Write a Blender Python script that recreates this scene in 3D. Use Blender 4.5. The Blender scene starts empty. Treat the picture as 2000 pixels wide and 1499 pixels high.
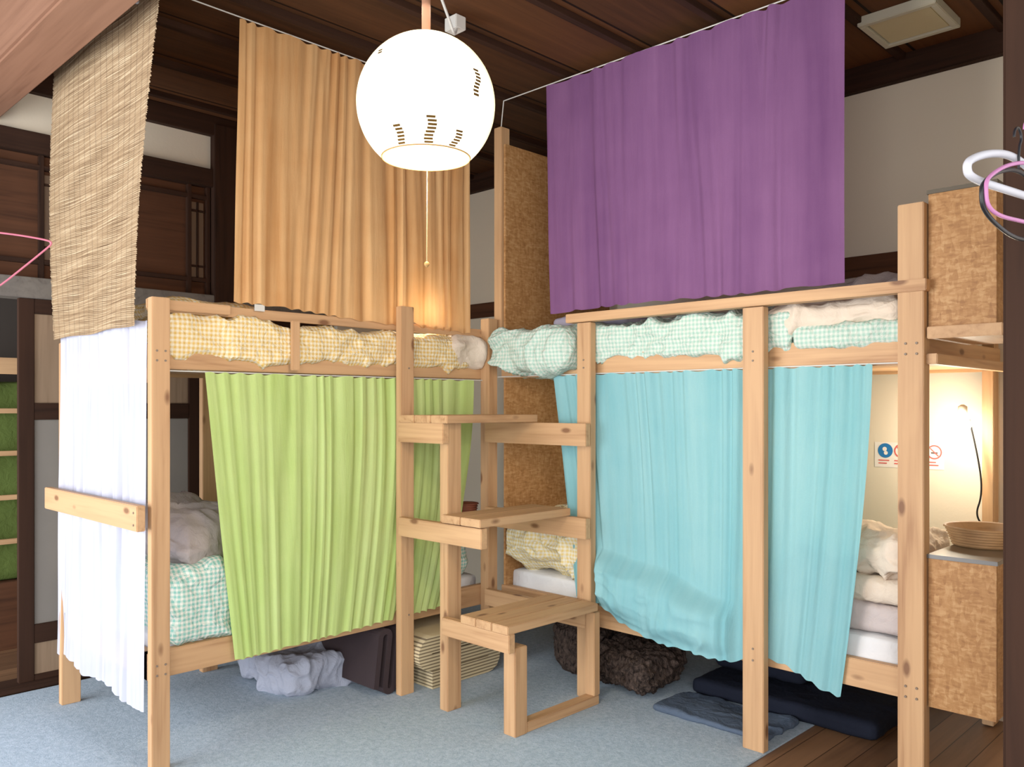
import bpy, bmesh, math, random
from mathutils import Vector, noise, Matrix, Euler
random.seed(4)
S = bpy.context.scene
col = S.collection

# ------------------------------------------------------------ materials
class NT:
    def __init__(s, name):
        s.m = bpy.data.materials.new(name); s.m.use_nodes = True
        s.t = s.m.node_tree; s.n = s.t.nodes; s.l = s.t.links
        s.b = s.n["Principled BSDF"]; s.out = s.n["Material Output"]
    def add(s, typ, **k):
        n = s.n.new(typ)
        for a, v in k.items(): setattr(n, a, v)
        return n
    def link(s, a, b): s.l.new(a, b)
    def math(s, op, a, b=None, c=None):
        n = s.add("ShaderNodeMath", operation=op)
        for i, x in enumerate((a, b, c)):
            if x is None: continue
            if isinstance(x, (int, float)): n.inputs[i].default_value = x
            else: s.link(x, n.inputs[i])
        return n.outputs[0]
    def ramp(s, fac, stops):
        n = s.add("ShaderNodeValToRGB")
        e = n.color_ramp.elements
        while len(e) < len(stops): e.new(0.5)
        for i, (p, c) in enumerate(stops):
            e[i].position = p; e[i].color = (*c, 1)
        s.link(fac, n.inputs[0]); return n.outputs[0]
    def mix(s, fac, a, b, typ='MIX'):
        n = s.add("ShaderNodeMix", data_type='RGBA', blend_type=typ)
        for i, x in ((0, fac), (6, a), (7, b)):
            if isinstance(x, (int, float)): n.inputs[i].default_value = x
            elif isinstance(x, tuple): n.inputs[i].default_value = (*x, 1)
            else: s.link(x, n.inputs[i])
        return n.outputs[2]
    def noise(s, vec, scale, detail=4, rough=.55, dist=0):
        n = s.add("ShaderNodeTexNoise")
        n.inputs['Scale'].default_value = scale; n.inputs['Detail'].default_value = detail
        n.inputs['Roughness'].default_value = rough; n.inputs['Distortion'].default_value = dist
        if vec: s.link(vec, n.inputs['Vector'])
        return n.outputs[0]
    def mapping(s, vec, scale=(1,1,1), rot=(0,0,0)):
        n = s.add("ShaderNodeMapping")
        n.inputs['Scale'].default_value = scale; n.inputs['Rotation'].default_value = rot
        s.link(vec, n.inputs['Vector']); return n.outputs[0]
    def coord(s, kind='Object', rnd=False):
        v = s.add("ShaderNodeTexCoord").outputs[kind]
        if rnd:
            oi = s.add("ShaderNodeObjectInfo").outputs['Random']
            r = s.math('MULTIPLY', oi, 13.7)
            a = s.add("ShaderNodeVectorMath", operation='ADD')
            s.link(v, a.inputs[0]); s.link(r, a.inputs[1]); v = a.outputs[0]
        return v
    def bump(s, h, strength=.3, dist=.01):
        n = s.add("ShaderNodeBump"); n.inputs['Strength'].default_value = strength
        n.inputs['Distance'].default_value = dist
        s.link(h, n.inputs['Height']); s.link(n.outputs[0], s.b.inputs['Normal']); return n.outputs[0]
    def base(s, c, rough=.7, spec=.3):
        if isinstance(c, tuple): s.b.inputs['Base Color'].default_value = (*c, 1)
        else: s.link(c, s.b.inputs['Base Color'])
        s.b.inputs['Roughness'].default_value = rough
        s.b.inputs['Specular IOR Level'].default_value = spec

def srgb(r, g, b):
    f = lambda c: (c/255/12.92) if c/255 <= .04045 else ((c/255+.055)/1.055)**2.4
    return (f(r), f(g), f(b))

def plain(name, c, rough=.6, spec=.3, metal=0):
    t = NT(name); v = t.coord('Object')
    n = t.noise(v, 14, 4)
    t.base(t.mix(t.math('MULTIPLY', n, .25), c, tuple(x*.7 for x in c)), rough, spec)
    t.b.inputs['Metallic'].default_value = metal
    return t.m

def emis(name, c, st):
    t = NT(name); t.base(c)
    t.b.inputs['Emission Color'].default_value = (*c, 1); t.b.inputs['Emission Strength'].default_value = st
    return t.m

def wood(name, axis, light, dark, knot=True, rough=.55, spec=.3):
    t = NT(name); v = t.coord('Object', True)
    sc = [13, 13, 13]; sc[axis] = .9
    m = t.mapping(v, tuple(sc))
    n1 = t.noise(m, 1.0, 3, .5, 1.2)
    sc2 = [70, 70, 70]; sc2[axis] = 2.5
    n2 = t.noise(t.mapping(v, tuple(sc2)), 1.0, 3)
    f = t.math('ADD', t.math('MULTIPLY', n1, .75), t.math('MULTIPLY', n2, .35))
    c = t.ramp(f, [(.35, dark), (.5, tuple((a*2+b)/3 for a, b in zip(light, dark))), (.66, light)])
    oi = t.add("ShaderNodeObjectInfo").outputs['Random']
    c = t.mix(t.math('MULTIPLY', oi, .40), c, tuple(a*.76 for a in light))
    if knot:
        sk = [8.5, 8.5, 8.5]; sk[axis] = 3.6
        vo = t.add("ShaderNodeTexVoronoi"); vo.inputs['Scale'].default_value = 1
        t.link(t.mapping(v, tuple(sk)), vo.inputs['Vector'])
        k = t.ramp(vo.outputs['Distance'], [(.07, (1, 1, 1)), (.15, (0, 0, 0))])
        c = t.mix(t.math('MULTIPLY', k, .8), c, srgb(96, 54, 30))
    t.base(c, rough, spec); t.bump(f, .12, .004)
    return t.m

PL, PD = srgb(198, 154, 110), srgb(150, 104, 68)
PINE = [wood("pine_x", 0, PL, PD), wood("pine_y", 1, PL, PD), wood("pine_z", 2, PL, PD)]
DL, DD = srgb(52, 32, 22), srgb(28, 17, 12)
DARK = [wood("dark_"+"xyz"[i], i, DL, DD, False, .75, .12) for i in range(3)]
BL, BD = srgb(150, 106, 82), srgb(108, 70, 52)
BEAM = [wood("beam_"+"xyz"[i], i, BL, BD, False) for i in range(3)]
TL, TD = srgb(80, 48, 30), srgb(48, 28, 17)
TRAN = [wood("trans_"+"xyz"[i], i, TL, TD, False, .7, .15) for i in range(3)]
GRYW = [wood("greywood_x", 0, srgb(112,104,96), srgb(78,70,64), False)]*3
PANW = [wood("panelwood_z", 2, srgb(148, 122, 98), srgb(114, 90, 68), False, .7, .15)]*3

def osb():
    t = NT("osb"); v = t.coord('Object', True)
    w = t.noise(t.mapping(v, (6, 6, 6)), 1, 2)
    cs = []
    for i, (sc, r) in enumerate((((34, 34, 110), .35), ((40, 40, 120), 1.25), ((95, 95, 32), .5))):
        m = t.mapping(v, sc, (r, r*.3, 0))
        vo = t.add("ShaderNodeTexVoronoi"); vo.inputs['Scale'].default_value = 1.0
        t.link(m, vo.inputs['Vector']); cs.append(vo.outputs['Color'])
    a = t.mix(.5, cs[0], cs[1]); a = t.mix(.35, a, cs[2])
    bw = t.add("ShaderNodeRGBToBW"); t.link(a, bw.inputs[0])
    f = t.math('ADD', t.math('MULTIPLY', bw.outputs[0], .8), t.math('MULTIPLY', w, .2))
    c = t.ramp(f, [(.25, srgb(142, 96, 54)), (.42, srgb(158, 110, 64)), (.55, srgb(170, 122, 74)), (.75, srgb(186, 142, 94))])
    t.base(c, .55, .25); t.bump(f, .15, .003)
    return t.m
OSB = osb()

def fabric(name, c1, c2, trans=.35, stripe=7, rough=.9, pos=(.36, .62)):
    """cloth with soft vertical colour streaks and a fine weave; UVs are in metres"""
    t = NT(name); uv = t.coord('UV')
    s1 = t.noise(t.mapping(uv, (stripe, .35, 1)), 1, 4, .6)
    s2 = t.noise(t.mapping(uv, (2, 2, 1)), 2, 3)
    f = t.math('ADD', t.math('MULTIPLY', s1, .8), t.math('MULTIPLY', s2, .2))
    c = t.ramp(f, [(pos[0], c2), (pos[1], c1)])
    w = t.noise(t.mapping(uv, (420, 60, 1)), 1, 2)
    w2 = t.noise(t.mapping(uv, (60, 420, 1)), 1, 2)
    ww = t.math('ADD', w, w2)
    c = t.mix(t.math('MULTIPLY', ww, .10), c, tuple(x*.5 for x in c2))
    t.base(c, rough, .1)
    cr = t.noise(t.mapping(uv, (26, 3, 1)), 1, 4, .6, .6)
    t.bump(t.math('ADD', t.math('MULTIPLY', ww, .12), cr), .4, .010)
    tr = t.add("ShaderNodeBsdfTranslucent"); t.link(c, tr.inputs[0])
    mx = t.add("ShaderNodeMixShader"); mx.inputs[0].default_value = trans
    t.link(t.b.outputs[0], mx.inputs[1]); t.link(tr.outputs[0], mx.inputs[2]); t.link(mx.outputs[0], t.out.inputs[0])
    return t.m

def sheer(name, c):
    t = NT(name); uv = t.coord('UV'); t.base(c, .9, .1)
    t.bump(t.noise(t.mapping(uv, (16, 1.2, 1)), 1, 2, .5, .4), .7, .03)
    tr = t.add("ShaderNodeBsdfTranslucent"); tr.inputs[0].default_value = (*c, 1)
    tp = t.add("ShaderNodeBsdfTransparent")
    m1 = t.add("ShaderNodeMixShader"); m1.inputs[0].default_value = .25
    t.link(t.b.outputs[0], m1.inputs[1]); t.link(tr.outputs[0], m1.inputs[2])
    m2 = t.add("ShaderNodeMixShader"); m2.inputs[0].default_value = .17
    t.link(m1.outputs[0], m2.inputs[1]); t.link(tp.outputs[0], m2.inputs[2]); t.link(m2.outputs[0], t.out.inputs[0])
    return t.m

def gingham(name, c, white=srgb(226, 224, 212), pitch=.020):
    t = NT(name); uv = t.coord('UV')
    sp = t.add("ShaderNodeSeparateXYZ"); t.link(t.mapping(uv, (1/pitch, 1/pitch, 1)), sp.inputs[0])
    a = t.math('GREATER_THAN', t.math('FRACT', sp.outputs[0]), .5)
    b = t.math('GREATER_THAN', t.math('FRACT', sp.outputs[1]), .5)
    f = t.math('MULTIPLY', t.math('ADD', a, b), .5)
    t.base(t.mix(f, white, c), .9, .1)
    t.bump(t.noise(t.mapping(uv, (1, 1, 1)), 16, 5, .55, .8), .8, .03)
    return t.m

def cloth(name, c, bump=.5):
    t = NT(name); v = t.coord('Object', True)
    n = t.noise(v, 9, 5, .6, .6)
    t.base(t.mix(t.math('MULTIPLY', n, .35), c, tuple(x*.72 for x in c)), .9, .1)
    t.bump(t.noise(v, 16, 5, .6, .8), bump, .02)
    return t.m

def carpet_m():
    t = NT("carpet"); v = t.coord('Object')
    n = t.noise(v, 160, 3, .8); n2 = t.noise(v, 38, 4, .7)
    n3 = t.noise(v, 3, 3)
    f = t.math('ADD', t.math('MULTIPLY', n, .5), t.math('MULTIPLY', n2, .5))
    c = t.ramp(f, [(.35, srgb(134, 152, 168)), (.62, srgb(182, 196, 210))])
    c = t.mix(t.math('MULTIPLY', n3, .25), c, srgb(140, 158, 172))
    t.base(c, .95, .1); t.bump(f, .5, .008); return t.m

def boards_m(name, axis, w, light, dark, rough=.45, spec=.4):
    t = NT(name); v = t.coord('Object')
    sp = t.add("ShaderNodeSeparateXYZ"); t.link(v, sp.inputs[0])
    across = sp.outputs[1-axis]
    q = t.math('DIVIDE', across, w); fl = t.math('FLOOR', q); fr = t.math('FRACT', q)
    wn = t.add("ShaderNodeTexWhiteNoise", noise_dimensions='1D'); t.link(fl, wn.inputs['W'])
    sc = [22, 22, 22]; sc[axis] = 1.1
    n = t.noise(t.mapping(v, tuple(sc)), 1, 4, .6, .8)
    f = t.math('ADD', t.math('MULTIPLY', n, .6), t.math('MULTIPLY', wn.outputs[0], .4))
    c = t.ramp(f, [(.25, dark), (.7, light)])
    gap = t.math('LESS_THAN', t.math('ABSOLUTE', t.math('SUBTRACT', fr, .5)), .485)
    c = t.mix(gap, tuple(x*.2 for x in dark), c)
    t.base(c, rough, spec); return t.m

def wall_m(name, c):
    t = NT(name); v = t.coord('Object')
    n = t.noise(v, 60, 5); n2 = t.noise(v, 1.5, 3)
    t.base(t.mix(t.math('MULTIPLY', n2, .2), c, tuple(x*.85 for x in c)), .9, .1)
    t.bump(n, .15, .004); return t.m

def reed_m():
    t = NT("reed"); uv = t.coord('UV')
    n = t.noise(t.mapping(uv, (2.2, 260, 1)), 1, 2, .7)
    n2 = t.noise(t.mapping(uv, (2.4, 90, 1)), 1.3, 3, .7)
    f = t.math('ADD', t.math('MULTIPLY', n, .6), t.math('MULTIPLY', n2, .4))
    c = t.ramp(f, [(.34, srgb(100, 74, 52)), (.5, srgb(154, 126, 94)), (.64, srgb(196, 172, 138))])
    sp = t.add("ShaderNodeSeparateXYZ"); t.link(uv, sp.inputs[0])
    fr = t.math('FRACT', t.math('DIVIDE', sp.outputs[0], .062))
    th = t.math('LESS_THAN', t.math('ABSOLUTE', t.math('SUBTRACT', fr, .5)), .035)
    c = t.mix(t.math('MULTIPLY', th, .7), c, srgb(66, 46, 32))
    t.base(c, .75, .15); t.bump(n, .4, .004)
    return t.m

def stripes_m(name, c1, c2, pitch, comp=2):
    t = NT(name); v = t.coord('Object')
    sp = t.add("ShaderNodeSeparateXYZ"); t.link(v, sp.inputs[0])
    fr = t.math('FRACT', t.math('DIVIDE', sp.outputs[comp], pitch))
    f = t.math('GREATER_THAN', fr, .6)
    t.base(t.mix(f, c1, c2), .9, .1); t.bump(t.noise(v, 200, 2), .3, .003); return t.m

# ------------------------------------------------------------ object helpers
def tag(o, label=None, cat=None, kind=None, group=None):
    if label: o["label"] = label
    if cat: o["category"] = cat
    if kind: o["kind"] = kind
    if group: o["group"] = group
    return o

def place(o, parent=None):
    col.objects.link(o)
    if parent:
        o.parent = parent
        o.location = o.location - parent.location
    return o

def mk(name, verts, faces, mat, parent=None, smooth=False, uvs=None, origin=None):
    vs = [Vector(v) for v in verts]
    if origin is None:
        mn = [min(v[i] for v in vs) for i in range(3)]; mx = [max(v[i] for v in vs) for i in range(3)]
        origin = Vector(((mn[0]+mx[0])/2, (mn[1]+mx[1])/2, mn[2]))
    origin = Vector(origin)
    me = bpy.data.meshes.new(name)
    me.from_pydata([tuple(v-origin) for v in vs], [], faces)
    me.materials.append(mat)
    if smooth: me.polygons.foreach_set("use_smooth", [True]*len(me.polygons))
    if uvs:
        ul = me.uv_layers.new(name="UVMap")
        for lp in me.loops: ul.data[lp.index].uv = uvs[lp.vertex_index]
    me.update()
    o = bpy.data.objects.new(name, me); o.location = origin
    return place(o, parent)

def empty(name, loc, label, cat, group=None):
    o = bpy.data.objects.new(name, None); o.location = Vector(loc); o.empty_display_size = .1
    col.objects.link(o); return tag(o, label, cat, None, group)

def box(name, x0, x1, y0, y1, z0, z1, mats, parent=None, bev=.003, rot=0):
    """bevelled timber; grain follows longest side when a list of 3 materials is given"""
    d = (x1-x0, y1-y0, z1-z0)
    mat = mats[d.index(max(d))] if isinstance(mats, list) else mats
    bm = bmesh.new(); bmesh.ops.create_cube(bm, size=1)
    bmesh.ops.scale(bm, vec=d, verts=bm.verts)
    if bev > 0:
        bmesh.ops.bevel(bm, geom=list(bm.edges), offset=min(bev, min(d)*.3), segments=2, affect='EDGES')
    me = bpy.data.meshes.new(name); bm.to_mesh(me); bm.free(); me.materials.append(mat)
    o = bpy.data.objects.new(name, me); o.location = ((x0+x1)/2, (y0+y1)/2, (z0+z1)/2)
    if rot: o.rotation_euler = (0, 0, rot)
    return place(o, parent)

def boxuv(me):
    ul = me.uv_layers.new(name="UVMap")
    for p in me.polygons:
        n = p.normal; a = [abs(n.x), abs(n.y), abs(n.z)]; k = a.index(max(a))
        for li in p.loop_indices:
            c = me.vertices[me.loops[li].vertex_index].co
            ul.data[li].uv = ((c.y, c.z), (c.x, c.z), (c.x, c.y))[k]

def soft(name, x0, x1, y0, y1, z0, z1, mat, r=.06, amp=.012, freq=7, cuts=26, seed=0, pillow=0, rot=(0,0,0), parent=None, big=0, crease=0, cmax=(None, None)):
    """puffy cloth body with wrinkles and creases; cmax limits world x max / y min so cloth stays inside the posts"""
    h = Vector(((x1-x0)/2, (y1-y0)/2, (z1-z0)/2)); r = min(r, *[q*.98 for q in h])
    cen = Vector(((x0+x1)/2, (y0+y1)/2, (z0+z1)/2))
    bm = bmesh.new(); bmesh.ops.create_cube(bm, size=2)
    bmesh.ops.subdivide_edges(bm, edges=list(bm.edges), cuts=cuts, use_grid_fill=True)
    s = Vector((seed*3.1, seed*1.7, seed*.9))
    for v in bm.verts:
        n0 = v.co.copy()
        p = Vector((v.co.x*h.x, v.co.y*h.y, v.co.z*h.z))
        c = Vector([max(-(h[i]-r), min(h[i]-r, p[i])) for i in range(3)])
        d = p-c
        q = c + (d.normalized()*r if d.length > 1e-6 else d)
        nrm = d.normalized() if d.length > 1e-6 else Vector((0, 0, 1))
        if pillow:
            e = max(abs(n0.x), abs(n0.y))
            q.z *= 1-pillow*e**3
            k = 1-.12*(1-abs(n0.x))*(abs(n0.y)) ; q.y *= k
            k = 1-.12*(1-abs(n0.y))*(abs(n0.x)) ; q.x *= k
        a = noise.noise(q*freq+s)
        b = 1-abs(noise.noise(q*freq*1.9+s*2))*2.2
        o = amp*a*1.6+amp*.9*b*abs(noise.noise(q*3+s))
        if crease:
            wq = q+Vector((noise.noise(q*4+s), noise.noise(q*4-s), noise.noise(q*4+s*2)))*.10
            o += crease*((1-min(1, abs(noise.noise(wq*5.5+s))*2.4))**2 - .25) * (.5+abs(noise.noise(q*2-s))*1.6)
            o += crease*.3*((1-min(1, abs(noise.noise(wq*12-s))*3))**2)
        q += nrm*o
        if big: q += nrm*big*noise.noise(q*3.1+s*3)
        if cmax[0] is not None:
            m = cmax[0]-cen.x
            if q.x > m: q.x = m-.004+.004*math.tanh((q.x-m)/.02)
        if cmax[1] is not None:
            m = cmax[1]-cen.y
            if q.y < m: q.y = m+.004-.004*math.tanh((m-q.y)/.02)
        v.co = q
    me = bpy.data.meshes.new(name); bm.to_mesh(me); bm.free()
    me.polygons.foreach_set("use_smooth", [True]*len(me.polygons)); me.materials.append(mat); boxuv(me)
    o = bpy.data.objects.new(name, me)
    o.location = cen; o.rotation_euler = rot
    return place(o, parent)

def tube(name, pts, r, mat, parent=None, cyclic=False, smooth_curve=True):
    cu = bpy.data.curves.new(name, 'CURVE'); cu.dimensions = '3D'; cu.bevel_depth = r; cu.bevel_resolution = 4
    cu.use_fill_caps = True
    pts = [Vector(p) for p in pts]; o0 = pts[0]
    sp = cu.splines.new('NURBS' if smooth_curve else 'POLY'); sp.points.add(len(pts)-1)
    for i, p in enumerate(pts): sp.points[i].co = (*(p-o0), 1)
    if smooth_curve: sp.order_u = 3; sp.use_endpoint_u = not cyclic
    sp.use_cyclic_u = cyclic
    cu.materials.append(mat)
    tmp = bpy.data.objects.new(name, cu); col.objects.link(tmp)
    dg = bpy.context.evaluated_depsgraph_get()
    me = bpy.data.meshes.new_from_object(tmp.evaluated_get(dg)); me.name = name
    bpy.data.objects.remove(tmp)
    me.polygons.foreach_set("use_smooth", [True]*len(me.polygons))
    if not me.materials: me.materials.append(mat)
    o = bpy.data.objects.new(name, me); o.location = o0
    return place(o, parent)

def lathe(name, prof, c, mat, parent=None, seg=48, smooth=True):
    vs, fs = [], []
    for (r, z) in prof:
        for k in range(seg):
            a = 2*math.pi*k/seg; vs.append((c[0]+r*math.cos(a), c[1]+r*math.sin(a), c[2]+z))
    for i in range(len(prof)-1):
        for k in range(seg):
            k2 = (k+1) % seg
            fs.append((i*seg+k, i*seg+k2, (i+1)*seg+k2, (i+1)*seg+k))
    return mk(name, vs, fs, mat, parent, smooth)

def lerp(a, b, t): return a+(b-a)*t
def sst(a, b, x):
    t = max(0, min(1, (x-a)/(b-a))); return t*t*(3-2*t)
def pw(pts):
    def f(u):
        for (a, x), (b, y) in zip(pts, pts[1:]):
            if u <= b:
                t = (u-a)/(b-a) if b > a else 0; t = t*t*(3-2*t)
                return x+(y-x)*t
        return pts[-1][1]
    return f

def curtain(name, axis, plane, L, R, zt, zb, mat, n=14, amp=.014, nu=320, nv=70, seed=0, bulge=None, lean=0, irr=8.0):
    vs, fs, uv = [], [], []
    sg = 1 if axis == 'y' else -1
    LT = abs(R(0)-L(0))
    N3 = lambda a, b, c: noise.noise(Vector((a, b, c)))
    for j in range(nv+1):
        v = j/nv
        for i in range(nu+1):
            u = i/nu
            ph = 2*math.pi*n*u + irr*N3(u*5.3, seed, v*.45) + irr*.35*N3(u*13, seed+3, v*.6)
            A = amp*(.15+1.7*abs(N3(u*7, seed+5, v*.9))+.2*v + .35*(1-v)**5)
            off = A*math.sin(ph) + A*.35*math.sin(2*ph+1.3)
            off += amp*.7*N3(u*26, v*1.1, seed+9) + amp*1.2*N3(u*4, v*1.6, seed+2)
            a = lerp(L(v), R(v), u) + amp*.3*math.cos(ph)*(u*(1-u)*4)
            z = lerp(zt(u), zb(u), v) + (.004*math.cos(ph)*v)
            z += (1-v)**6*.004*math.sin(ph*1.0)
            if bulge:
                bo, damp = bulge(u, v, z)
                off = off*damp+bo
            o = off + lean*v
            vs.append((plane+sg*o, a, z) if axis == 'y' else (a, plane+sg*o, z))
            uv.append((u*LT*1.0, z))
    for j in range(nv):
        for i in range(nu):
            p = j*(nu+1)+i
            fs.append((p, p+1, p+nu+2, p+nu+1))
    return mk(name, vs, fs, mat, None, True, uv)

# ------------------------------------------------------------ room shell
H = 3.30
XL, YB = -1.5, 1.10
WHITE = wall_m("plaster", srgb(220, 206, 184))
floor = box("floor", -3.2, 4.4, -5.4, YB+.12, -.1, 0, boards_m("floor_boards", 1, .12, srgb(130, 94, 66), srgb(84, 58, 40)), bev=0)
tag(floor, "brown wooden floor boards beside the carpet", "floor", "structure")
carpet = box("carpet", XL+.11, 1.75, -5.2, YB-.02, .0, .008, carpet_m(), bev=.002)
tag(carpet, "blue-grey looped carpet laid over the floor boards under the beds", "carpet")
ceil = box("ceiling", -3.2, 4.4, -5.4, YB+.12, H, H+.08, boards_m("ceiling_boards", 1, .46, srgb(90, 54, 30), srgb(56, 34, 19), .7, .15), bev=0)
tag(ceil, "dark brown wooden board ceiling", "ceiling", "structure")
n = 0
for i in range(12):
    x = -1.3+.46*i
    n += 1
    tag(box(f"trim_{n}", x-.02, x+.02, -5.2, YB, H-.03, H, DARK, bev=.002), "dark ceiling batten", "trim", "structure")
wb = box("wall_back", -1.6, 4.4, YB, YB+.12, 0, H, WHITE, bev=0); tag(wb, "white plaster wall behind the bunk bed", "wall", "structure")
wl = box("wall_left", XL-.10, XL, -5.2, YB, 2.97, H, WHITE, bev=0); tag(wl, "white plaster band above the wooden transom", "wall", "structure")
wl2 = box("wall_left_lower", XL-.10, XL, -.05, YB, 0, 2.97, WHITE, bev=0); tag(wl2, "white plaster wall beside the sliding doors", "wall", "structure")
def trim(x0, x1, y0, y1, z0, z1, m, lab):
    global n
    n += 1
    return tag(box(f"trim_{n}", x0, x1, y0, y1, z0, z1, m, bev=.004), lab, "trim", "structure")
trim(XL-.02, XL+.05, -5.2, YB, 3.18, 3.30, DARK, "dark wooden ceiling edge beam")
trim(XL, 4.3, YB-.05, YB, 3.17, 3.30, DARK, "dark wooden ceiling edge beam")
trim(XL-.06, XL+.04, -5.2, -.05, 2.86, 2.97, DARK, "dark wooden lintel over the transom")
trim(XL-.08, XL+.05, -5.2, -.05, 2.08, 2.19, GRYW, "weathered grey wooden lintel over the sliding doors")
trim(XL, 4.2, YB-.03, YB, 2.19, 2.30, TRAN, "brown wooden rail fixed to the plaster wall")
trim(XL-.06, XL+.06, -.98, -.82, 0, 3.25, DARK, "dark wooden wall post")
trim(XL-.10, XL+.10, -5.2, YB, 0.008, .03, DARK, "dark wooden door sill")
PALES = plain("lattice_paper", srgb(112, 90, 72), .8)
def transom(y0, y1):
    e = empty("transom_panel", (XL-.02, (y0+y1)/2, 2.19), "brown wooden transom panel with slatted side strips", "transom")
    box("panel", XL-.04, XL-.02, y0, y1, 2.19, 2.86, TRAN, e)
    for ys in (y0+.035, y1-.125):
        box("lattice_paper", XL-.02, XL-.012, ys, ys+.085, 2.30, 2.76, PALES, e, .001)
        for z in (2.36, 2.70): box("lattice_bar", XL-.014, XL+.002, ys, ys+.085, z, z+.012, DARK, e, .001)
        box("lattice_bar", XL-.014, XL+.002, ys+.04, ys+.05, 2.30, 2.76, DARK, e, .001)
    for z in (2.27, 2.78): box("frame", XL-.02, XL+.01, y0, y1, z, z+.025, DARK, e)
    for y in (y0, y1-.03, y0+.12, y1-.15): box("frame", XL-.02, XL+.012, y, y+.025, 2.19, 2.86, DARK, e)
    return e
transom(-1.75, -.98); transom(-2.7, -1.80); transom(-3.7, -2.75); transom(-.82, -.05)
GLS = plain("door_panel_grey", srgb(126, 118, 110), .6)
def sdoor(k, y0, y1, dx):
    e = bpy.data.objects.new(f"door_{k}", None); e.location = (XL+dx, (y0+y1)/2, .03); col.objects.link(e)
    tag(e, "dark framed sliding door with pale panels", "door", "structure")
    x0, x1 = XL+dx-.018, XL+dx+.018
    DP = DARK
    for y in (y0, y1-.075): box("stile", x0, x1, y, y+.075, .03, 2.08, DP, e)
    for (a, b) in ((.03, .06), (.23, .33), (1.43, 1.52), (2.0, 2.08)): box("rail", x0, x1, y0+.075, y1-.075, a, b, DP, e)
    mid = (y0+y1)/2
    box("stile", x0, x1, mid-.02, mid+.02, .06, 2.0, DP, e)
    for (a, b, m) in ((.06, .23, PANW), (.33, 1.43, GLS), (1.52, 2.0, PANW)):
        for ya, yb in ((y0+.075, mid-.02), (mid+.02, y1-.075)):
            box("panel", XL+dx-.006, XL+dx+.006, ya, yb, a, b, m, e)
sdoor(1, -2.05, -1.05, .0); sdoor(2, -1.07, -.08, -.05)
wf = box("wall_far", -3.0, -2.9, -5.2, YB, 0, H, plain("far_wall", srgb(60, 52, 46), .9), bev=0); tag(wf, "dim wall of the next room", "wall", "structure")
GC = cloth("green_cloth", srgb(78, 92, 42))
rk = empty("bunk_rack", (-2.3, -2.05, 0), "pine bunk rack with green bedding seen through the doorway", "bunk bed")
for y in (-2.5, -1.62): box("post", -2.33, -2.27, y-.03, y+.03, 0, 2.05, PINE, rk)
for z in (1.70, 1.46, 1.20, .93, .66): box("rail", -2.32, -2.29, -2.47, -1.65, z, z+(.1 if z > 1.6 else .03), PINE, rk)
g = box("wooden_box", -2.75, -2.345, -2.55, -1.68, 0, .42, TRAN); tag(g, "brown wooden storage box under the rack", "box")
g = soft("blanket", -2.72, -2.37, -2.5, -1.7, .42, 1.66, GC, .05, .015, 5, 18, 2); tag(g, "green blanket hanging behind pine rails", "blanket")

tag(box("trim_90", XL, 4.0, -2.36, -2.14, 3.0, 3.30, BEAM, bev=.012), "pinkish brown wooden ceiling beam", "trim", "structure")
tag(box("trim_91", 2.88, 3.05, -.93, -.80, 0, H, DARK, bev=.008), "dark brown wooden pillar", "trim", "structure")
tag(box("wall_right", 3.10, 3.2, -.9, YB, 0, H, WHITE, bev=0), "white plaster wall", "wall", "structure")

VW = plain("vent_white", srgb(190, 182, 160), .5)
v = empty("ceiling_vent", (2.09, .66, H), "square off-white ceiling ventilation cover", "vent")
for (a, b, c, d) in ((-.17, .17, -.17, -.14), (-.17, .17, .14, .17), (-.17, -.14, -.14, .14), (.14, .17, -.14, .14)):
    box("frame", 2.09+a, 2.09+b, .66+c, .66+d, H-.045, H-.001, VW, v)
box("cover", 2.09-.135, 2.09+.135, .66-.135, .66+.135, H-.038, H-.02, plain("vent_cover", srgb(196, 180, 140), .5), v)

# ------------------------------------------------------------ bunk beds
BO = plain("bolt_metal", srgb(122, 104, 88), .5, .3, 0)
def bolt(x, y, z, ax, e):
    bm = bmesh.new(); bmesh.ops.create_cone(bm, cap_ends=True, segments=12, radius1=.005, radius2=.0045, depth=.004)
    me = bpy.data.meshes.new("bolt"); bm.to_mesh(me); bm.free(); me.materials.append(BO)
    o = bpy.data.objects.new("bolt", me); o.location = (x, y, z)
    o.rotation_euler = (0, math.pi/2, 0) if ax == 'x' else (math.pi/2, 0, 0)
    place(o, e)

b1 = empty("bunk_bed", (-.5, -1, 0), "pine two-tier bunk bed with orange and green curtains", "bunk bed", "pine bunk beds")
P0, P1 = .02, .065
box("post", P0, P1, -1.985, -1.91, .008, 1.95, PINE, b1)
box("post", P0, P1, -.71, -.625, .008, 2.02, PINE, b1)
box("post", -1.08, -1.035, -1.98, -1.89, .008, 1.82, PINE, b1)
box("post", -1.08, -1.035, -1.25, -1.16, .008, 1.82, PINE, b1)
box("post", -1.08, -1.035, -.1, -.01, .008, 1.82, PINE, b1)
for x0, x1 in ((-.06, -.02), (-1.03, -.99)):
    box("side_beam", x0, x1, -1.97, .02, 1.66, 1.765, PINE, b1)
    box("side_beam", x0, x1, -1.97, .02, .36, .475, PINE, b1)
box("guard_rail", -.036, -.012, -1.97, -.04, 1.90, 1.945, PINE, b1)
box("guard_rail", .0, .019, -1.985, -1.62, 1.905, 1.947, PINE, b1)
box("baluster", .018, .04, -1.325, -1.285, 1.67, 1.90, PINE, b1)
box("end_beam", -1.03, .0, -1.97, -1.93, 1.60, 1.765, PINE, b1)
box("end_beam", -1.03, .0, -1.97, -1.93, .36, .475, PINE, b1)
box("end_beam", -1.03, .0, -.03, .01, 1.66, 1.765, PINE, b1)
box("end_board", -1.08, .062, -2.045, -2.010, .995, 1.10, PINE, b1)
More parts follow.
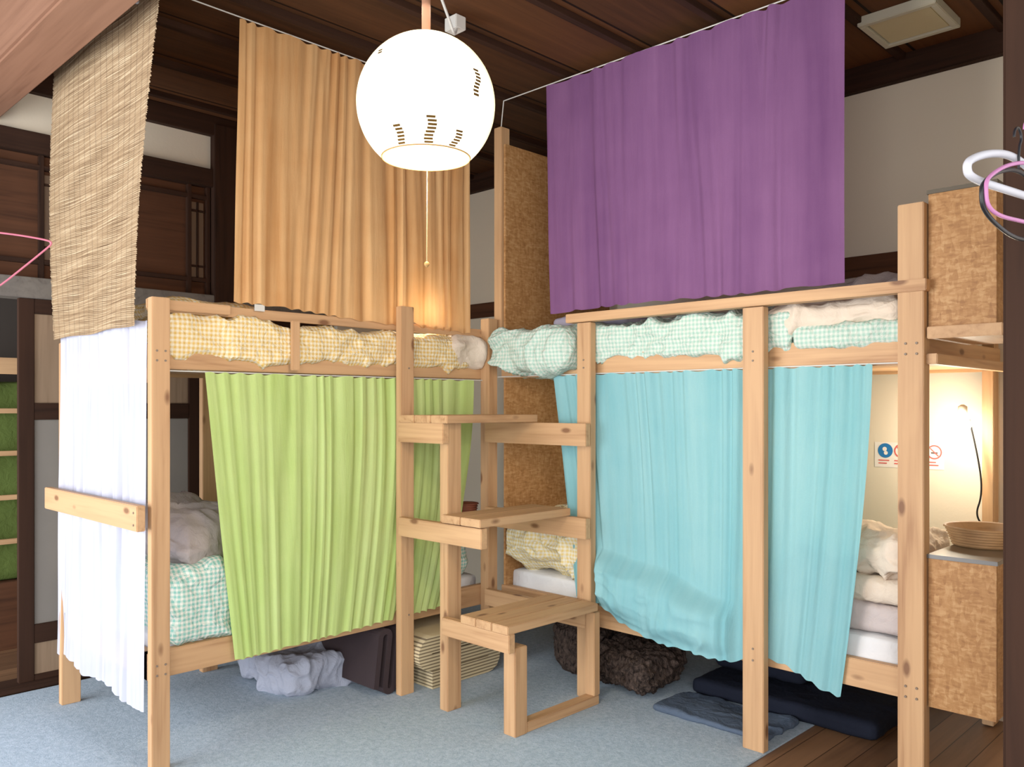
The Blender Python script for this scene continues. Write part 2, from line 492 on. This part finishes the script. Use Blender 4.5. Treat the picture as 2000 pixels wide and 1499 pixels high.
for z in (1.68, .385): box("bed_base", -.99, -.06, -1.93, -.03, z, z+.018, PINE, b1)
for z in (.40, .44, 1.69, 1.73): 
    for y in (-1.965, -1.93): bolt(P1+.001, y, z, 'x', b1)
for z in (.42, 1.70): bolt(P1+.001, -.66, z, 'x', b1)
for z in (1.02, 1.07): bolt(.03, -2.046, z, 'y', b1)

b2 = empty("bunk_bed", (1.2, .5, 0), "pine two-tier bunk bed with purple and turquoise curtains", "bunk bed", "pine bunk beds")
Q0, Q1 = -.065, -.02
box("corner_post", -.02, .05, -.07, .0, .008, 2.005, PINE, b2)
box("corner_post", .0, .06, .02, .09, 1.78, 3.12, PINE, b2)
box("post", .70, .79, Q0, Q1, .008, 1.932, PINE, b2)
box("post", 1.645, 1.745, Q0, Q1, .008, 1.932, PINE, b2)
box("post", 2.305, 2.40, Q0-.01, Q1+.01, .008, 2.27, PINE, b2)
box("post", 2.31, 2.36, .97, 1.05, .008, 1.85, PINE, b2)
box("post", .0, .05, .99, 1.05, .008, 1.85, PINE, b2)
for y0, y1 in ((.02, .06), (.97, 1.01)):
    box("side_beam", .06, 2.33, y0, y1, 1.665, 1.775, PINE, b2)
    box("side_beam", .06, 2.33, y0, y1, .36, .475, PINE, b2)
box("guard_rail", .64, 2.412, -.086, -.022, 1.935, 1.98, PINE, b2)
for z in (1.67, .365): box("end_beam", 2.34, 2.38, .0, 1.0, z, z+.1, PINE, b2)
box("end_beam", 2.40, 2.44, -.05, 1.0, 1.66, 1.70, PINE, b2)
for z in (1.68, .385): box("bed_base", .06, 2.33, .06, .97, z, z+.018, PINE, b2)
for z in (.40, .44, 1.70, 1.74):
    for x in (2.335, 2.375): bolt(x, Q0-.012, z, 'y', b2)
for x in (.745, 1.695):
    for z in (.40, .45, 1.70, 1.74): bolt(x, Q0-.001, z, 'y', b2)
op = box("partition_panel", .07, .085, .03, 1.0, .36, 3.015, OSB, bev=.001); tag(op, "strand board partition standing at the bed corner", "board")

# steps in the corner
st = empty("wooden_steps", (.45, -.35, 0), "pine corner steps with three plank treads", "steps")
box("post", .345, .405, -.69, -.60, .008, 1.42, PINE, st)
box("leg", .79, .865, -.69, -.61, .008, .41, PINE, st)
box("support", .07, .42, -.735, -.695, 1.32, 1.42, PINE, st)
box("support", .07, .69, -.735, -.695, .84, .935, PINE, st)
box("support", .41, .87, -.735, -.695, .395, .48, PINE, st)
box("support", .06, .80, -.115, -.075, 1.30, 1.415, PINE, st)
box("support", .06, .80, -.115, -.075, .83, .935, PINE, st)
box("support", .06, .80, -.115, -.075, .38, .47, PINE, st)
box("runner", .80, .86, -.605, -.08, .008, .055, PINE, st)
box("leg", .80, .86, -.12, -.075, .055, .47, PINE, st)
def tread(x0, x1, z, k):
    w = (x1-x0)/k
    for i in range(k): box("tread", x0+i*w+.002, x0+(i+1)*w-.002, -.74, -.10, z, z+.038, PINE, st)
tread(.08, .46, 1.42, 3); tread(.41, .69, .94, 2); tread(.55, .87, .48, 3)

# ------------------------------------------------------------ mattresses & bedding
SHT = cloth("sheet_white", srgb(222, 220, 220), .3)
YG = gingham("gingham_yellow", srgb(218, 178, 98), srgb(232, 220, 192)); GG = gingham("gingham_green", srgb(132, 188, 174))
LGG = gingham("gingham_pale_green", srgb(156, 190, 174), srgb(206, 212, 200)); LYG = gingham("gingham_pale_yellow", srgb(220, 194, 122), srgb(226, 220, 202))
CRM = cloth("cream_cloth", srgb(218, 200, 180)); GRP = cloth("grey_pink_cloth", srgb(192, 178, 174)); TPE = cloth("taupe_cloth", srgb(162, 150, 146))
def M(o, lab, cat, grp=None): return tag(o, lab, cat, None, grp)
M(soft("mattress", -.97, -.065, -1.92, -.05, .404, .53, SHT, .03, .004, 4, 14, 1), "white mattress on the lower bunk with green curtain", "mattress", "bunk mattresses")
M(soft("mattress", -.97, -.065, -1.92, -.05, 1.70, 1.755, SHT, .02, .002, 4, 14, 2), "white mattress on the upper bunk with orange curtain", "mattress", "bunk mattresses")
M(soft("mattress", .10, 2.30, .065, .96, .404, .57, SHT, .03, .004, 4, 14, 3), "white mattress on the lower bunk with turquoise curtain", "mattress", "bunk mattresses")
M(soft("mattress", .10, 2.30, .065, .96, 1.70, 1.76, SHT, .02, .002, 4, 14, 4), "white mattress on the upper bunk with purple curtain", "mattress", "bunk mattresses")
M(soft("duvet", -.94, .0, -1.87, -.16, 1.715, 1.88, YG, .035, .012, 9, 84, 5, big=.035, crease=.030, cmax=(.017, None)), "yellow gingham duvet rumpled along the upper bunk", "duvet")
M(soft("pillow", -.62, -.12, -1.9, -1.35, 1.885, 1.99, YG, .05, .010, 7, 30, 6, .5, crease=.012), "yellow gingham pillow at the head of the bunk", "pillow")
M(soft("pillow", -.16, .03, -.32, -.05, 1.72, 1.90, CRM, .05, .012, 8, 26, 61, .3, crease=.02), "cream pillow corner poking over the bunk beam", "pillow")
M(soft("duvet", .66, 1.84, -.005, .90, 1.735, 1.92, LGG, .035, .012, 9, 74, 7, big=.03, crease=.030, cmax=(None, -.018)), "pale green gingham duvet rumpled along the upper bunk", "duvet")
M(soft("duvet", .10, .665, -.115, .5, 1.70, 1.92, LGG, .06, .012, 8, 50, 8, big=.04, crease=.032), "pale green gingham duvet end spilling over the bed edge", "duvet")
M(soft("pillow", 1.70, 2.29, .0, .5, 1.82, 1.955, CRM, .05, .012, 8, 46, 9, .3, crease=.03, cmax=(None, -.018)), "cream crumpled pillow on the upper bunk", "pillow")
M(soft("pillow", 1.62, 2.29, .50, .95, 1.77, 2.10, GRP, .07, .012, 8, 34, 10, .4, crease=.025), "dusty pink folded cover on the upper bunk", "pillow")
M(soft("duvet_edge", 1.84, 2.30, .005, .3, 1.75, 1.84, LGG, .03, .006, 8, 30, 64, crease=.014, cmax=(None, -.012)), "pale green gingham cover beneath the cream pillow", "duvet")
M(soft("folded_sheet", .36, .80, .12, .6, 1.935, 1.995, plain("lavgrey", srgb(166, 160, 180), .9), .03, .006, 8, 20, 11, crease=.010), "lavender grey folded sheet on the upper bunk", "sheet")
M(soft("duvet", -.92, -.03, -1.88, -1.15, .47, .80, GG, .06, .014, 7, 60, 12, big=.05, crease=.034, cmax=(-.0, None)), "green gingham duvet heaped on the lower bunk", "duvet")
M(soft("pillow", -.72, -.10, -1.88, -1.40, .80, 1.03, TPE, .08, .012, 7, 34, 13, .45, (0.1, .2, .3), crease=.025), "taupe patterned pillow on top of the green duvet", "pillow")
M(soft("duvet", -.9, -.06, -.55, -.08, .53, .80, GG, .09, .014, 7, 34, 14, big=.03, crease=.02, cmax=(-.03, None)), "green gingham bedding at the far end of the lower bunk", "duvet")
M(soft("pillow", .12, .74, -.03, .55, .56, .92, LYG, .12, .014, 6, 44, 15, .3, big=.03, crease=.03), "yellow gingham pillow behind the steps", "pillow")
M(soft("duvet", .85, 1.84, .12, .9, .57, .78, plain("aqua_cover", srgb(150, 210, 214), .9), .09, .015, 5, 24, 16, crease=.015), "aqua cover on the lower bunk", "duvet")
M(soft("folded_blanket", 1.9, 2.30, .07, .6, .575, .70, GRP, .04, .006, 7, 30, 17, crease=.012), "dusty pink folded blanket on the lower bunk", "blanket")
M(soft("folded_blanket", 1.9, 2.30, .07, .6, .70, .80, CRM, .04, .006, 7, 30, 18, crease=.012), "cream folded blanket on the lower bunk", "blanket")
M(soft("pillow", 1.87, 2.30, .06, .6, .80, .97, CRM, .06, .012, 8, 44, 19, .3, crease=.03), "cream crumpled pillow on folded blankets", "pillow")

# ------------------------------------------------------------ curtains
WIRE = plain("white_wire", srgb(206, 202, 194), .4)
MO = fabric("orange_cotton", srgb(238, 188, 130), srgb(212, 148, 88), .30, 9)
MP = fabric("purple_cotton", srgb(132, 88, 130), srgb(108, 68, 110), .15, 5)
MG = fabric("green_cotton", srgb(208, 226, 146), srgb(184, 210, 116), .22, 6)
MT = fabric("turquoise_cotton", srgb(148, 198, 202), srgb(124, 184, 192), .22, 6)
MW = sheer("white_sheer", srgb(206, 206, 224))
c = curtain("curtain", 'y', .002, lambda v: -1.57-.03*v, lambda v: -.18+.01*v, lambda u: 3.235, lambda u: 1.965+.006*math.sin(u*9)-.055*u+.03*math.exp(-((u-.70)/.03)**2), MO, 17, .0085, seed=1)
tag(c, "orange striped cotton curtain hanging above the upper bunk rail", "curtain")
tube("curtain_wire", [(0, -2.12, 3.25), (0, -1, 3.24), (0, .0, 3.24)], .003, WIRE, c)
box("fabric_tag", .006, .009, -1.50, -1.45, 1.935, 1.965, WIRE, c, .0005)
c = curtain("curtain", 'x', .0, lambda v: .43+.03*v, lambda v: 2.07, lambda u: 3.245, lambda u: 1.99+.015*math.sin(u*4+1)+.035*u, MP, 11, .007, seed=2)
tag(c, "purple cotton curtain hanging above the upper bunk rail", "curtain")
tube("curtain_wire", [(.1, 0, 3.25), (1, 0, 3.25), (2.5, 0, 3.25)], .003, WIRE, c)
tube("curtain_wire", [(.1, 0, 3.25), (.05, .03, 3.12)], .003, WIRE, c, False, False)
def gb(u, v, z): return .02*v*v, 1
c = curtain("curtain", 'y', -.001, lambda v: -1.73+.13*v, lambda v: -.14-.25*v*v, lambda u: 1.648, pw([(0, .375), (.35, .385), (.72, .40), (.76, .46), (.8, .40), (1, .41)]), MG, 20, .009, seed=3, bulge=gb)
tag(c, "lime green cotton curtain closing the lower bunk", "curtain")
tube("curtain_wire", [(-.005, -1.96, 1.652), (-.005, -1, 1.652), (-.005, .0, 1.652)], .003, WIRE, c)
zbT = pw([(0, .50), (.1, .49), (.15, .49), (.24, .42), (.42, .37), (.66, .355), (.72, .39), (.77, .40), (1, .31)])
def tb(u, v, z):
    k = sst(.11, .155, u)*(1-sst(.56, .70, u))
    ledge = .725-.14*sst(.12, .66, u)+.010*math.sin(u*19)
    bot = zbT(u)
    s_ = (ledge-z)/max(.05, ledge-bot)
    if s_ <= -.22: return 0, 1
    s_ = max(0, min(1, (s_+.22)/1.22))
    prof = (sst(0, .36, s_)**.8)*(1-.5*sst(.70, 1, s_))
    f = .010*math.sin(u*24-z*18)+.008*math.sin(u*50+z*12+1)+.014*noise.noise(Vector((u*12, z*8, 3)))
    f += .014*(1-min(1, abs(noise.noise(Vector((u*7+z*3, z*12-u*3, 8))))*3))**2
    w_ = sst(.1, .4, s_)
    return k*(.098*prof + f*w_*.7), 1-k*w_*.5
c = curtain("curtain", 'x', .004, lambda v: .478+.16*v, lambda v: 2.18-.13*v**1.5, lambda u: 1.668, zbT, MT, 20, .0085, seed=4, bulge=tb, nv=140)
tag(c, "turquoise cotton curtain closing the lower bunk and bunching over the mattress", "curtain")
tube("curtain_wire", [(.05, .005, 1.672), (1, .005, 1.672), (2.3, .005, 1.672)], .003, WIRE, c)
c = curtain("curtain", 'x', -1.985, lambda v: -1.03-.07*v*v, lambda v: .002-.02*v, lambda u: 1.86, lambda u: .255-.02*u+.012*math.sin(u*13), MW, 9, .012, seed=5, irr=5)
tag(c, "white sheer curtain hanging over the end of the bunk bed", "curtain")

# reed blind
RM = reed_m()
vs, fs, uv = [], [], []
rows = 185; zt, zb = 3.19, 1.835
for i in range(rows):
    z0 = lerp(zt, zb, i/rows); dz = (zt-zb)/rows
    t_ = i/rows
    xr = .20-.21*t_-.02*math.sin(t_*3.1)+random.uniform(-.006, .006); xl = -1.035+random.uniform(-.006, .006)
    base_i = len(vs); NX = 14
    for j, (dd, oy) in enumerate(((0, 0), (.3, .0028), (.7, .0028), (1, 0))):
        for k in range(NX+1):
            x = lerp(xl, xr, k/NX)
            y = -2.012-oy-.012*math.sin(k/NX*5+t_*3)-.01*math.sin(t_*3.1)
            vs.append((x, y, z0-dz*dd + .004*math.sin(k*.9+i*.2)+.02*(k/NX)*(1-t_))); uv.append((x, z0-dz*dd))
    for j in range(3):
        for k in range(NX):
            p = base_i+j*(NX+1)+k; fs.append((p, p+1, p+NX+2, p+NX+1))
bl = mk("reed_blind", vs, fs, RM, None, True, uv); tag(bl, "natural reed blind clipped to the ceiling beam", "blind")
WCL = plain("clip_white", srgb(235, 235, 235), .4)
for x in (-.95, -.50, -.02):
    box("clip", x-.008, x+.008, -2.04, -2.005, 3.16, 3.25, WCL, bl)

# ------------------------------------------------------------ pendant lamp
LX, LY, LZ, LR = 1.591, -1.81, 2.39, .203
lamp = empty("pendant_lamp", (LX, LY, LZ), "glowing round pendant lamp with open bottom and pull cord", "pendant lamp")
ts = NT("lamp_shade_glow"); ts.base(srgb(255, 244, 214), .6)
lw = ts.add("ShaderNodeLayerWeight"); lw.inputs[0].default_value = .35
ec = ts.ramp(lw.outputs['Facing'], [(.3, (1, .95, .80)), (.85, (1, .78, .36))])
gm = ts.add("ShaderNodeNewGeometry")
ec = ts.mix(gm.outputs['Backfacing'], ec, (1, .86, .56))
ts.link(ec, ts.b.inputs['Emission Color']); ts.b.inputs['Emission Strength'].default_value = 1.0
prof = []
for k in range(33):
    a = lerp(math.pi-.69, .10, k/32); prof.append((LR*math.sin(a), LR*math.cos(a)))
sh = lathe("lamp_shade", prof, (LX, LY, LZ), ts.m, lamp, 64)
rr = LR*math.sin(math.pi-.69); rz = LZ+LR*math.cos(math.pi-.69)
WR = plain("lamp_rim", srgb(160, 120, 66), .5)
tube("lamp_rim", [(LX+rr*math.cos(t), LY+rr*math.sin(t), rz) for t in [i*math.pi/16 for i in range(32)]], .0026, WR, lamp, True)
DB = plain("lamp_band", srgb(84, 58, 24), .9, .0)
for b_, (ph0, a0, a1, N, wd) in enumerate(((-.62, 2.04, 2.44, 8, .062), (.08, 1.30, 1.70, 8, .05), (-1.19, 2.14, 2.44, 6, .055), (-.10, 2.18, 2.44, 6, .055), (-1.5, 1.02, 1.12, 2, .04))):
    for i in range(N):
        vs, fs = [], []
        a = lerp(a0, a1, i/N); a2 = a+(a1-a0)/N*.62; ph = ph0+.03*math.sin(i*.8)
        R2 = LR+.0018; w = wd/max(.3, math.sin(a))
        for (aa, pp) in ((a, ph-w), (a, ph+w), (a2, ph+w), (a2, ph-w)):
            vs.append((LX+R2*math.sin(aa)*math.cos(pp), LY+R2*math.sin(aa)*math.sin(pp), LZ+R2*math.cos(aa)))
        fs.append((0, 1, 2, 3))
        mk("lamp_cutout", vs, fs, DB, lamp)
lathe("bulb", [(.002, .05), (.03, .03), (.045, 0), (.035, -.035), (.002, -.05)], (LX, LY, LZ), emis("bulb_glow", (1, .8, .5), 12), lamp, 24)
lathe("lamp_neck", [(.012, .0), (.013, .02), (.013, .22), (.003, .24)], (LX, LY, LZ+LR-.005), BEAM[2], lamp, 20)
tube("lamp_cord", [(LX, LY, LZ+LR+.2), (LX, LY, 2.95), (LX, LY, H)], .0035, WIRE, lamp)
tube("pull_cord", [(LX+.005, LY, LZ-.04), (LX+.005, LY, 2.2), (LX+.003, LY, 1.93)], .0013, plain("cord", srgb(160, 140, 100), .7), lamp)
lathe("cord_bead", [(.001, .009), (.007, .004), (.008, -.003), (.001, -.010)], (LX+.003, LY, 1.92), WR, lamp, 16)
cs = empty("ceiling_socket", (.64, -.85, H), "white ceiling socket with loose cable", "socket")
box("socket_box", .60, .68, -.88, -.82, H-.09, H-.03, WIRE, cs)
tube("cable", [(.66, -.86, H-.08), (.70, -.90, H-.16), (.74, -.98, H-.10), (.80, -1.1, H-.02), (.9, -1.2, H-.03)], .006, WIRE, cs)

def light(name, typ, loc, e, c, size=.05, rot=None, sy=None):
    d = bpy.data.lights.new(name, typ); d.energy = e; d.color = c
    if typ == 'AREA':
        d.size = size
        if sy: d.shape = 'RECTANGLE'; d.size_y = sy
    else: d.shadow_soft_size = size
    o = bpy.data.objects.new(name, d); o.location = loc
    if rot: o.rotation_euler = rot
    col.objects.link(o); return o
light("lamp_light", 'POINT', (LX, LY, LZ-.22), 34, (1, .86, .66), .14)
light("lamp_light_up", 'POINT', (LX, LY, LZ+.30), 6, (1, .84, .62), .10)
light("window_light", 'AREA', (-.6, -5.2, 1.2), 230, (.90, .95, 1), 3.6, (math.radians(86), 0, 0), 2.2)
light("window_light_b", 'AREA', (4.2, -4.3, 1.8), 95, (1, .98, .95), 3.2, (math.radians(82), 0, math.radians(42)), 2.4)

def clip_lamp(loc, lab, e, st=40):
    o = empty("clip_lamp", loc, lab, "lamp", "bedside clip lamps")
    x, y, z = loc
    lathe("bulb", [(.001, .044), (.030, .034), (.046, 0), (.032, -.034), (.001, -.046)], loc, emis("clip_bulb", (1, .92, .75), st), o, 20)
    lathe("lamp_socket", [(.012, 0), (.020, .01), (.020, .05), (.006, .06)], (x, y+.03, z+.036), plain("socket_pale", srgb(200, 190, 170), .4), o, 20)
    light("clip_lamp_light", 'POINT', (x-.04, y-.10, z-.06), e, (1, .86, .64), .04)
    return o
cl = clip_lamp((2.245, .88, 1.415), "small glowing bulb lamp on the bed post", 9, 60)
tube("lamp_cord", [(2.27, .92, 1.44), (2.30, .93, 1.3), (2.33, .92, 1.1), (2.30, .88, .98), (2.35, .90, .94)], .004, plain("black_cord", srgb(24, 22, 22), .7, .1), cl)
clip_lamp((-.12, -.46, 2.03), "small glowing bulb lamp behind the orange curtain", 1.8, 30)

# ------------------------------------------------------------ strand board boxes at foot end
def obox(name, z0, z1, lab, x0=2.405, x1=2.635, y0=-.04, y1=.34):
    e = empty(name, ((x0+x1)/2, (y0+y1)/2, z0), lab, "box")
    box("panel", x0, x1, y0, y0+.012, z0, z1, OSB, e, .001)
    box("panel", x0, x1, y1-.012, y1, z0, z1, OSB, e, .001)
    box("panel", x0, x0+.012, y0+.012, y1-.012, z0, z1, OSB, e, .001)
    box("panel", x1-.012, x1, y0+.012, y1-.012, z0, z1, OSB, e, .001)
    box("base", x0+.012, x1-.012, y0+.012, y1-.012, z0, z0+.012, OSB, e, .001)
    return e
u = obox("storage_box", 1.80, 2.30, "strand board box on the upper shelf beside the bed post")
box("trim_strip", 2.40, 2.64, -.045, .345, 2.30, 2.315, plain("dark_edge", srgb(84, 74, 60), .5), u, .001)
sf = box("shelf_board", 2.405, 2.66, -.06, .40, 1.755, 1.80, PINE); tag(sf, "pine shelf board carrying the upper box", "shelf")
u = obox("storage_box", .37, .93, "strand board cabinet fixed beside the bed post")
box("box_top", 2.40, 2.64, -.045, .8, .93, .945, plain("dark_top", srgb(86, 78, 70), .25, .6), u, .001)
wk = wood("wicker", 0, srgb(176, 134, 90), srgb(118, 82, 50), False)
bk = empty("basket", (2.5, .30, .945), "woven tan round basket on the cabinet", "basket")
def woven(r0, r1, h, rows_):
    pr = [(.001, .0), (r0, 0)]
    for i in range(rows_*4+1):
        t = i/(rows_*4); pr.append((lerp(r0, r1, t)+.0035*math.sin(i*math.pi/2), .004+h*t))
    pr += [(r1+.008, h+.006), (r1+.004, h+.012), (r1-.006, h+.008), (r0-.008, .012), (.001, .012)]
    return pr
lathe("basket_body", woven(.12, .145, .065, 6), (2.50, .33, .946), wk, bk, 40)
o = lathe("basket", woven(.06, .075, .12, 9), (-.25, -.09, 1.90), wk, None, 28)
tag(o, "small woven basket at the bunk corner", "basket")
o = lathe("basket", woven(.06, .075, .13, 9), (-.12, -.10, .80), plain("wicker_red", srgb(120, 64, 44)), None, 28)
tag(o, "small reddish woven basket on the lower bunk bedding", "basket")

# sign on the back wall
PAPER = plain("sign_paper", srgb(228, 220, 212), .7); RED = plain("sign_red", srgb(206, 88, 82), .6); BLU = plain("sign_blue", srgb(30, 104, 168), .6)
sx, sz = 1.935, 1.25
sg = empty("wall_sign", (sx, YB-.004, sz), "white paper notice with blue and red round pictograms", "sign")
box("paper", sx-.17, sx+.17, YB-.003, YB-.001, sz-.065, sz+.065, PAPER, sg, 0)
def disc(cx, cz, r0, r1, m, nm, dy=.0045):
    vs, fs = [], []; N = 32
    for k in range(N):
        a = 2*math.pi*k/N
        vs += [(cx+r0*math.cos(a), YB-dy, cz+r0*math.sin(a)), (cx+r1*math.cos(a), YB-dy, cz+r1*math.sin(a))]
    for k in range(N):
        j = (k+1) % N; fs.append((2*k, 2*k+1, 2*j+1, 2*j))
    return mk(nm, vs, fs, m, sg)
disc(sx-.115, sz+.022, .0005, .038, BLU, "pictogram")
disc(sx-.118, sz+.030, .0005, .011, PAPER, "pictogram", .0055)
disc(sx-.112, sz+.010, .0005, .010, PAPER, "pictogram", .0055)
INK = plain("sign_ink", srgb(90, 76, 76))
for cx in (sx-.035, sx+.045, sx+.125):
    disc(cx, sz+.022, .029, .036, RED, "pictogram")
    o = box("slash", cx-.028, cx+.028, YB-.006, YB-.005, sz+.0195, sz+.0245, RED, sg, 0); o.rotation_euler = (0, .785, 0)
    box("pictogram_mark", cx-.016, cx+.016, YB-.0052, YB-.0045, sz+.014, sz+.022, INK, sg, 0)
for k in range(2):
    for q in range(4):
        x0 = sx-.15+.08*q
        box("text_line", x0, x0+.055-.012*((q+k) % 2), YB-.0048, YB-.004, sz-.032-.015*k, sz-.026-.015*k, RED, sg, 0)

# ------------------------------------------------------------ under the beds
M(soft("cloth_bundle", -.84, -.30, -1.15, -.62, .01, .18, cloth("bundle_white", srgb(160, 164, 180), .6), .05, .016, 6, 56, 21, big=.05, crease=.034), "crumpled pale grey blanket bundle on the carpet", "cloth")
DM = cloth("dark_mat", srgb(56, 46, 48), .2)
mt = empty("folded_mat", (-.2, -.72, .008), "dark brown padded mat folded in loops", "mat")
def pad(parent, name, x0, x1, pts, th, mat):
    P = [Vector((p[0], p[1])) for p in pts]; m = len(P); vs = []; fs = []
    prof = []
    for s_ in (1, -1):
        idx = range(m) if s_ == 1 else range(m-1, -1, -1)
        for i in idx:
            t = (P[min(m-1, i+1)]-P[max(0, i-1)]).normalized(); nn = Vector((-t.y, t.x))
            prof.append(P[i]+nn*th*.5*s_)
    K = len(prof); NXs = 8
    for k in range(NXs+1):
        x = lerp(x0, x1, k/NXs)
        for q in prof: vs.append((x, q.x, q.y))
    for k in range(NXs):
        for i in range(K):
            j = (i+1) % K; fs.append((k*K+i, k*K+j, (k+1)*K+j, (k+1)*K+i))
    for i in range(m-1):
        for base in (0, NXs*K): fs.append((base+i, base+i+1, base+K-2-i, base+K-1-i))
    return mk(name, vs, fs, mat, parent, False)
def serp(y0, y1, z0, layers, pitch):
    pts = []
    for k in range(layers):
        a, b = (y0, y1) if k % 2 == 0 else (y1, y0)
        z = z0+pitch*k
        for t in (0, .25, .5, .75, 1): pts.append((lerp(a, b, t), z))
        if k < layers-1:
            sgn = 1 if b > a else -1
            for q in (22, 45, 67, 90, 113, 135, 158):
                ang = math.radians(q); pts.append((b+sgn*pitch*.5*math.sin(ang), z+pitch*.5*(1-math.cos(ang))))
    return pts
pv = [(-.82+y+.04*(z-.05)*3, z) for (z, y) in serp(.055, .31, .0, 4, .058)]
pad(mt, "mat_pad", -.55, .0, pv, .030, DM)
SM = stripes_m("striped_mat", srgb(206, 188, 150), srgb(120, 104, 82), .017)
mt = empty("folded_mat", (-.25, -.33, .008), "beige and brown striped mat folded flat", "mat")
pad(mt, "mat_pad", -.55, .10, serp(-.53, -.12, .055, 3, .095), .09, SM)
def fur_m():
    t = NT("fur_brown"); v = t.coord('Object', True)
    n = t.noise(t.mapping(v, (60, 60, 25)), 1, 4, .7, .5)
    t.base(t.ramp(n, [(.35, srgb(28, 23, 22)), (.65, srgb(92, 76, 68))]), .95, .1)
    t.bump(n, 1, .03); return t.m
FUR = fur_m()
M(soft("fur_rug", .28, .60, .16, .6, .01, .30, FUR, .12, .012, 30, 60, 50, big=.05, crease=.016), "bundled dark brown shaggy rug", "rug")
M(soft("fur_rug", .62, 1.04, .06, .5, .01, .22, FUR, .09, .012, 30, 60, 51, big=.05, crease=.016), "low dark brown shaggy rug beside another", "rug")
BK = cloth("navy_mat", srgb(24, 27, 38), .3)
M(soft("storage_bag", 1.10, 2.05, .38, .95, .01, .09, BK, .03, .003, 5, 30, 52, crease=.006), "flat dark navy mat under the bunk", "mat")
M(soft("storage_bag", 1.08, 1.6, .62, .95, .092, .28, BK, .05, .005, 5, 24, 53, crease=.006), "black soft storage bag lying behind the rug", "bag")
M(soft("floor_cloth", 1.10, 1.70, .04, .36, .009, .034, cloth("cloth_bluegrey", srgb(78, 90, 108), .6), .012, .006, 7, 44, 54, big=.01, crease=.008), "loose blue-grey cloth lying on the carpet under the bunk", "cloth")

# ------------------------------------------------------------ hangers
def hanger(c, ang, m, lab, r=.005, w=.21, drop=.125, bot=.14, hook=True, botc=None):
    dx, dy = math.cos(ang), math.sin(ang); botc = bot if botc is None else botc
    P = lambda a, z: (c[0]+a*dx, c[1]+a*dy, c[2]+z)
    pts = [P(0, .0), P(-w*.5, -drop*.25), P(-w*.9, -drop*.7), P(-w*1.0, -drop), P(-w*.93, -bot), P(0, -botc), P(w*.93, -bot), P(w, -drop), P(w*.9, -drop*.7), P(w*.5, -drop*.25)]
    h = empty("clothes_hanger", c, lab, "hanger", "plastic clothes hangers")
    tube("hanger_frame", pts, r, m, h, True)
    if hook: tube("hanger_hook", [P(0, 0), P(0, .05), P(.02, .075), P(0, .1), P(-.025, .085), P(-.025, .07)], r*.6, m, h)
    return h
a80 = math.radians(80)
hanger((2.965, -1.205, 2.085), a80, plain("hanger_white", srgb(195, 195, 202), .35), "thick white plastic clothes hanger by the pillar", .009, .20, .06, .085, hook=False)
hanger((3.005, -1.20, 2.06), a80-.05, plain("hanger_pink", srgb(180, 112, 160), .35), "pink plastic clothes hanger by the pillar", .0045, .19, .08, .14)
hanger((2.98, -1.19, 2.05), a80+.05, plain("hanger_black", srgb(26, 26, 30), .35), "black plastic clothes hanger by the pillar", .005, .20, .08, .13, botc=.17)
hanger((.42, -2.71, 2.06), math.radians(58), plain("hanger_rose", srgb(190, 100, 120), .35), "pink plastic clothes hanger on a line", .003, .245, .03, .05, botc=.26)

# ------------------------------------------------------------ world, camera
w = bpy.data.worlds.new("World"); S.world = w; w.use_nodes = True
bg = w.node_tree.nodes["Background"]; bg.inputs[0].default_value = (.95, .97, 1, 1); bg.inputs[1].default_value = 1.75
cam = bpy.data.cameras.new("Camera"); cam.sensor_width = 36; cam.lens = 36*1645/2000; cam.shift_y = 45.5/2000
co = bpy.data.objects.new("Camera", cam); co.location = (3.51, -3.402, 1.5); co.rotation_euler = (math.pi/2, 0, math.radians(44.5))
cam.clip_start = .05
col.objects.link(co); S.camera = co
S.view_settings.view_transform = 'Standard'
S.view_settings.look = 'None'
S.view_settings.exposure = 0.02
S.view_settings.gamma = 1.12
print("DONE")
